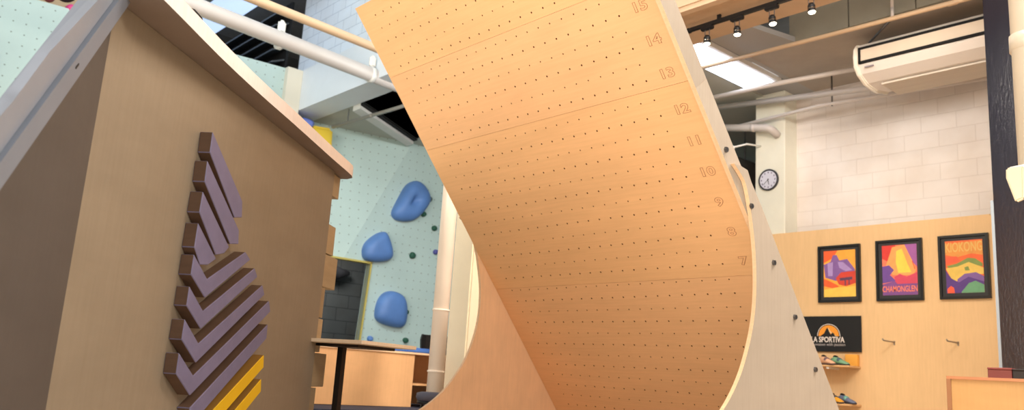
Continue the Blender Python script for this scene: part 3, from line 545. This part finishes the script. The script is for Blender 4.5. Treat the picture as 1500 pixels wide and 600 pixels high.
link('seat_rim', T([st + V((0, 0, 0.385)), st + V((0, 0, 0.405))], 0.13, 28), black, t, smooth=True)
for k in range(4):
    a = math.pi / 4 + k * math.pi / 2; link('leg', T([st + V((math.cos(a) * 0.09, math.sin(a) * 0.09, 0.39)), st + V((math.cos(a) * 0.13, math.sin(a) * 0.13, 0.0))], 0.011), black, t)

# ================================================================== THE PERFORATED TRAINING BOARD
BX0, BX1 = -5.098, -2.635
O = V((-4.9154, 4.28384, 0.763401 + H)); U = V((0, -0.6330, 0.77412)); N = V((0, -0.77412, -0.6330))   # N points out of the climbing face
def bp3(x, s, d=0): return V((x, 0, 0)) + V((0, O.y, O.z)) + U * s + N * d
t = board = thing('training_board', 'large leaning perforated plywood climbing board with numbered rows', 'climbing board', (-3.87, 5.0, 0))
def sheet(s0, s1, rows, mt):
    bm = bmesh.new(); cols = [-4.9154 + 0.0995 * i for i in range(21)]
    cb = [c - 0.05 for c in cols] + [cols[-1] + 0.05]
    rb_ = [s0] + [(rows[i][0] + rows[i + 1][0]) / 2 for i in range(len(rows) - 1)] + [s1]
    vc = {}
    def v(x, s, d=0):
        k = (round(x, 5), round(s, 5), round(d, 4))
        if k not in vc: vc[k] = bm.verts.new(bp3(x, s, d))
        return vc[k]
    for j, (s, r) in enumerate(rows):
        a, b = rb_[j], rb_[j + 1]
        bm.faces.new((v(BX0, a), v(cb[0], a), v(cb[0], (a + b) / 2 if 0 else s), v(cb[0], b), v(BX0, b)))
        bm.faces.new((v(cb[-1], a), v(BX1, a), v(BX1, b), v(cb[-1], b), v(cb[-1], s)))
        for i, x in enumerate(cols):
            xl, xr = cb[i], cb[i + 1]
            per = [(xl, a), (x, a), (xr, a), (xr, s), (xr, b), (x, b), (xl, b), (xl, s)]
            ang = [225, 270, 315, 0, 45, 90, 135, 180]
            ci = [(x + math.cos(math.radians(q)) * r, s + math.sin(math.radians(q)) * r) for q in ang]
            for k in range(8):
                k2 = (k + 1) % 8
                bm.faces.new((v(*per[k]), v(*per[k2]), v(*ci[k2]), v(*ci[k])))
                f = bm.faces.new((v(*ci[k]), v(*ci[k2]), v(*ci[k2], -0.012), v(*ci[k], -0.012))); f.material_index = 1
            f = bm.faces.new([v(*c, -0.012) for c in ci]); f.material_index = 2
    # rim and back
    e = [bp3(BX0, s0), bp3(BX1, s0), bp3(BX1, s1), bp3(BX0, s1)]; bk = [p - N * 0.02 for p in e]
    E_ = [bm.verts.new(p) for p in e]; K_ = [bm.verts.new(p) for p in bk]
    bm.faces.new(K_)
    for i in range(4): bm.faces.new((E_[i], E_[(i + 1) % 4], K_[(i + 1) % 4], K_[i]))
    return link('board_sheet', bm, [mt, hole_dark, hole_bot], board, recalc=False)
R0, R1 = 0.0062, 0.005
low = sorted([(-0.11 - 0.1 * j, R0 if j % 2 else R1) for j in range(12)])
mid = [(0.1 * j, R1 if j % 2 else R0) for j in range(12)]
hi = [(1.221 + 0.1 * j, R1 if j % 2 else R0) for j in range(6)]
top = [(1.821 + 0.1 * j, R0 if j % 2 == 0 else R1) for j in range(5)]
sheet(-1.30, -0.0905, low, ply_board2); sheet(-0.0885, 1.159, mid, ply_board); sheet(1.161, 1.769, hi, ply_board2); sheet(1.7705, 2.326, top, ply_board)
link('kick_sheet', P([bp3(BX0, -1.74), bp3(BX1, -1.74), bp3(BX1, -1.302), bp3(BX0, -1.302)], -N * 0.02), ply_board, board)
ink = mat('number_ink', (196, 138, 100), 0.8)
for k in range(7, 16):
    s = 0.2 * (k - 7) + (0.022 if k >= 13 else 0) + 0.01
    text('row_number', str(k), bp3(-2.775, s, 0.0012), basis((1, 0, 0), U), 0.078, ink, board, outline=0.0013, bold=0.002, sx=1.42)
# framing behind the sheets
for x in (-5.06, -4.45, -3.87, -3.3, -2.72):
    link('stud', P([bp3(x - 0.02, -1.72, -0.022), bp3(x + 0.02, -1.72, -0.022), bp3(x + 0.02, 2.3, -0.022), bp3(x - 0.02, 2.3, -0.022)], -N * 0.09), ply, board)
front = [(3.875, 1.872), (3.945, 1.825), (4.00, 1.765), (4.055, 1.60), (4.095, 1.40), (4.105, 1.20), (4.085, 1.03), (4.03, 0.86), (3.94, 0.69), (3.80, 0.53), (3.60, 0.385), (3.3, 0.25), (2.95, 0.16), (2.7, 0.13), (2.7, 0.0)]
def smooth_curve(pts, n=5):
    out = []
    for i in range(len(pts) - 1):
        p0, p1, p2, p3 = pts[max(i - 1, 0)], pts[i], pts[i + 1], pts[min(i + 2, len(pts) - 1)]
        for k in range(n):
            t_ = k / n; out.append(tuple(0.5 * ((2 * b) + (-a + c) * t_ + (2 * a - 5 * b + 4 * c - d) * t_ ** 2 + (-a + 3 * b - 3 * c + d) * t_ ** 3) for a, b, c, d in zip(p0, p1, p2, p3)))
    return out + [pts[-1]]
fr = smooth_curve(front[:13]) + [(2.95, 0.0)]
back = [(5.47, 0.0), (4.17, 1.66), (4.05, 1.80), (4.005, 1.845)]
lowp = fr + back[:-1] + [(4.01, 1.862), (3.94, 1.872)]
fl = [(4.02, 1.775), (4.10, 1.63), (4.145, 1.49), (4.18, 1.34), (4.193, 1.205), (4.188, 1.07), (4.16, 0.93), (4.11, 0.79), (4.035, 0.66), (3.89, 0.49), (3.69, 0.35), (3.4, 0.22), (3.1, 0.15)]
lowp2 = smooth_curve(fl) + [(3.1, 0.0)] + back + [(3.93, 1.83)]
for x0, x1 in ((-2.604, -2.58), (-5.124, -5.10)):
    bm = bmesh.new(); prism(bm, [(x0, y, z) for y, z in (lowp if x0 > -4 else lowp2)], (x1 - x0, 0, 0), 0, 1)
    pn = link('side_panel', bm, [panel_gray if x0 > -4 else mat('inner_panel_birch', (248, 206, 164), 0.55, var=0.05), ply_edge], board)
    if x0 > -4:
        pn['label'] = 'grey-beige curved side panel with bolts'
        for y, z in ((3.83, 1.945), (4.045, 1.66), (4.28, 1.37), (4.51, 1.08), (4.74, 0.79), (4.97, 0.5)):
            xx = x1 if z < 1.8 else -2.606
            b = T([(xx, y, z), (xx + 0.012, y, z)], [0.017, 0.015], 6); link('bolt', b, steel, pn)
def rail(s0, s1, w0, w1, w2, w3, x0, x1, m):
    bm = bmesh.new(); prism(bm, [bp3(x0, s0, w0), bp3(x0, s1, w1), bp3(x0, s1, -w2), bp3(x0, s0, -w3)], (x1 - x0, 0, 0), 0, 1); return link('side_rail', bm, [m, ply_edge], board)
rail(0.22, 1.12, 0.035, 0.04, 0.085, 0.085, -2.634, -2.606, mat('rail_birch', (172, 160, 146), 0.6, var=0.04)); rail(1.1205, 2.326, 0.04, 0.045, 0.085, 0.085, -2.634, -2.606, panel_gray)
rail(0.45, 2.326, -0.022, -0.022, 0.12, 0.12, -5.10, -5.07, ply)

# ================================================================== THE KIOSK WITH THE CHEVRON SIGN
K0 = V((-3.20829583, 0.77255283, 0)); KD = V((-0.6673047, 0.74478483, 0)); KM = V((0.74478483, 0.6673047, 0)); KE = V((-0.85590066, 0.51714026, 0)); KN = V((0.51714026, 0.85590066, 0))
def k3(u, w_, z): return K0 + KD * u + KM * w_ + V((0, 0, z))
def l3(u, w_, z): return K0 + KE * u + KN * w_ + V((0, 0, z))
t = kiosk = thing('plywood_kiosk', 'tall plywood kiosk with sloping roof edge and raised chevron bars', 'kiosk', (-4.2, 1.2, 0))
g = KM * -1.5
link('sign_wall', P([k3(0, 0, 0), k3(2.6, 0, 0), k3(2.6, 0, 1.91), k3(0, 0, 1.91)], KM * -0.03), kiosk_ply, kiosk)
w2 = link('side_wall', P([l3(0, 0, 0), l3(-1.25, 0, 0), l3(-1.25, 0, 0.47), l3(0, 0, 1.912)], KN * -0.03), kiosk_dark, kiosk); w2['label'] = 'plywood side wall in a shaded tone under the sloping roof edge'
link('back_wall', P([k3(0.25, -0.12, 0), k3(2.6, -0.12, 0), k3(2.6, -0.12, 1.91), k3(0.25, -0.12, 1.91)], KM * -0.02), kiosk_ply, kiosk)
# flat roof slab with overhang
plan = [(-0.02, 0.19), (0.15, 0.178), (0.35, 0.162), (0.55, 0.147), (0.75, 0.136), (0.95, 0.128), (1.2, 0.122), (1.45, 0.118), (1.85, 0.108), (2.28, 0.096), (2.60, 0.092), (2.70, 0.088), (2.77, 0.07), (2.81, 0.02), (2.82, -0.1), (2.82, -0.15), (0.2, -0.15), (-0.02, -0.03)]
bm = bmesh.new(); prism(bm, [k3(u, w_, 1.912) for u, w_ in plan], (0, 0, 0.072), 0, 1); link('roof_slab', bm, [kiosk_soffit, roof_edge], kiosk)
# sloping roof with two fascia boards
sl = [(0.04, 1.94), (-0.70, 1.109), (-1.4, 0.325)]; su = [(0.04, 2.01), (-0.15, 1.825), (-0.733, 1.173), (-1.46, 0.36)]
lo_ = [(0.04, 1.94), (-0.70, 1.109), (-1.4, 0.325), (-1.46, 0.36), (-0.733, 1.173), (-0.15, 1.825), (0.0, 1.99)]
link('fascia_board', P([l3(u, 0.0, z) for u, z in lo_], KN * 0.045), fascia, kiosk)
up_ = [(-0.005, 1.985), (-0.15, 1.828), (-0.733, 1.176), (-1.46, 0.363), (-1.6, 0.42), (-0.773, 1.262), (-0.595, 1.474), (-0.286, 1.778), (-0.10, 1.965), (-0.06, 2.0)]
f2 = link('fascia_board', P([l3(u, 0.0, z) for u, z in up_], KN * 0.03), mat('fascia_light', (132, 140, 154), 0.35, var=0.04), kiosk)
link('sloping_roof', P([l3(0.02, -0.005, 1.95), l3(-1.42, -0.005, 0.33), l3(-1.46, -0.005, 0.365), l3(-0.05, -0.005, 1.995)], KN * -0.05), MT['fascia_light'], kiosk)
link('screw', P([l3(-0.39, 0.047, 1.513), l3(-0.410, 0.047, 1.492), l3(-0.414, 0.047, 1.497), l3(-0.394, 0.047, 1.518)], KN * -0.01), black, kiosk)
# stacked planks at the far corner
zb = [1.91, 1.752, 1.562, 1.357, 1.134, 0.928, 0.705, 0.481, 0.27, 0.05]; ue = [2.775, 2.645, 2.79, 2.90, 2.71, 2.73, 2.88, 2.74, 2.85]
for i in range(9):
    m = mat('plank_%d' % (i % 3), [(172, 152, 120), (158, 138, 108), (182, 160, 126)][i % 3], 0.6, var=0.1, scale=(3, 3, 14))
    b = P([k3(2.604, -0.015, zb[i + 1] + 0.004), k3(ue[i], -0.015, zb[i + 1] + 0.004), k3(ue[i], -0.015, zb[i] - 0.003), k3(2.604, -0.015, zb[i] - 0.003)], KM * -0.12); bevel(b, 0.003, 1); link('corner_plank', b, m, kiosk)
# chevron bars
TB = 0.062; kf = 1 - TB / 1.874
bars = [
 ([(0.866, 1.661), (1.27, 1.416), (1.29, 1.335), (1.21, 1.318), (0.868, 1.561)], 0),
 ([(0.856, 1.518), (1.275, 1.267), (1.29, 1.197), (1.20, 1.183), (0.858, 1.418)], 0),
 ([(0.855, 1.371), (1.193, 1.166), (1.147, 1.127), (1.065, 1.108), (0.850, 1.272)], 0),
 ([(0.853, 1.223), (1.073, 1.090), (1.0, 1.050), (0.925, 1.040), (0.850, 1.110)], 0),
 ([(0.856, 1.078), (1.012, 0.985), (1.385, 1.172), (1.455, 1.142), (1.015, 0.897), (0.854, 0.985)], 0),
 ([(0.856, 0.933), (1.015, 0.836), (1.521, 1.106), (1.571, 1.066), (1.018, 0.752), (0.854, 0.845)], 0),
 ([(0.856, 0.786), (1.015, 0.686), (1.649, 1.030), (1.692, 0.983), (1.015, 0.597), (0.854, 0.695)], 0),
 ([(0.848, 0.637), (1.008, 0.540), (1.764, 0.956), (1.800, 0.899), (1.002, 0.450), (0.848, 0.545)], 0),
 ([(1.015, 0.395), (1.786, 0.828), (1.792, 0.750), (1.10, 0.345), (1.03, 0.358)], 0),
 ([(1.15, 0.325), (1.785, 0.660), (1.800, 0.592), (1.24, 0.285)], 1),
 ([(1.35, 0.290), (1.789, 0.530), (1.805, 0.462), (1.45, 0.262)], 1)]
bf = [mat('bar_mauve', (112, 110, 144), 0.5, var=0.08, scale=(12, 12, 12)), mat('bar_yellow', (226, 184, 20), 0.5, var=0.05)]
bs = [mat('bar_side', (96, 74, 60), 0.6, var=0.12, scale=(8, 8, 30)), mat('bar_side_y', (150, 112, 50), 0.6)]
for pts, ci in bars:
    q = [(-2.716 + (u + 2.716) * kf, H + (z - H) * kf) for u, z in pts]
    bm = bmesh.new(); a = [bm.verts.new(k3(u, TB, z)) for u, z in q]; b_ = [bm.verts.new(k3(u, 0.0, z)) for u, z in q]
    bm.faces.new(a).material_index = 0
    for i in range(len(q)): bm.faces.new((a[i], b_[i], b_[(i + 1) % len(q)], a[(i + 1) % len(q)])).material_index = 1
    bm.faces.new(b_[::-1]).material_index = 1
    bevel(bm, 0.003, 1)
    o = link('chevron_bar', bm, [bf[ci], bs[ci]], kiosk); o['label'] = 'yellow chevron bar' if ci else 'mauve-brown chevron bar'
# strap lying on the roof
pts = [k3(0.28, 0.05, 2.00), k3(0.32, 0.08, 2.03), k3(0.38, 0.09, 2.04), k3(0.44, 0.09, 2.035), k3(0.49, 0.07, 2.02), k3(0.53, 0.05, 2.00)]
t = thing('cable_coil', 'black cable loop lying on the kiosk roof edge', 'cable', tuple(k3(0.4, 0.06, 1.985)))
link('loop', T(pts, 0.014, 8), matte_black, t, smooth=True); link('tail', T([p + V((0, 0, -0.005)) + KM * -0.04 for p in pts[1:]], 0.012, 8), matte_black, t, smooth=True)
# dark curved thing far left behind the roof
tag(link('roof_cable', T([l3(-0.80, -0.03, 1.30), l3(-0.84, -0.02, 1.285), l3(-0.90, -0.02, 1.24), l3(-0.98, -0.02, 1.16)], 0.01, 8), matte_black, smooth=True), 'short black cable over the sloping roof edge at far left', 'cable')
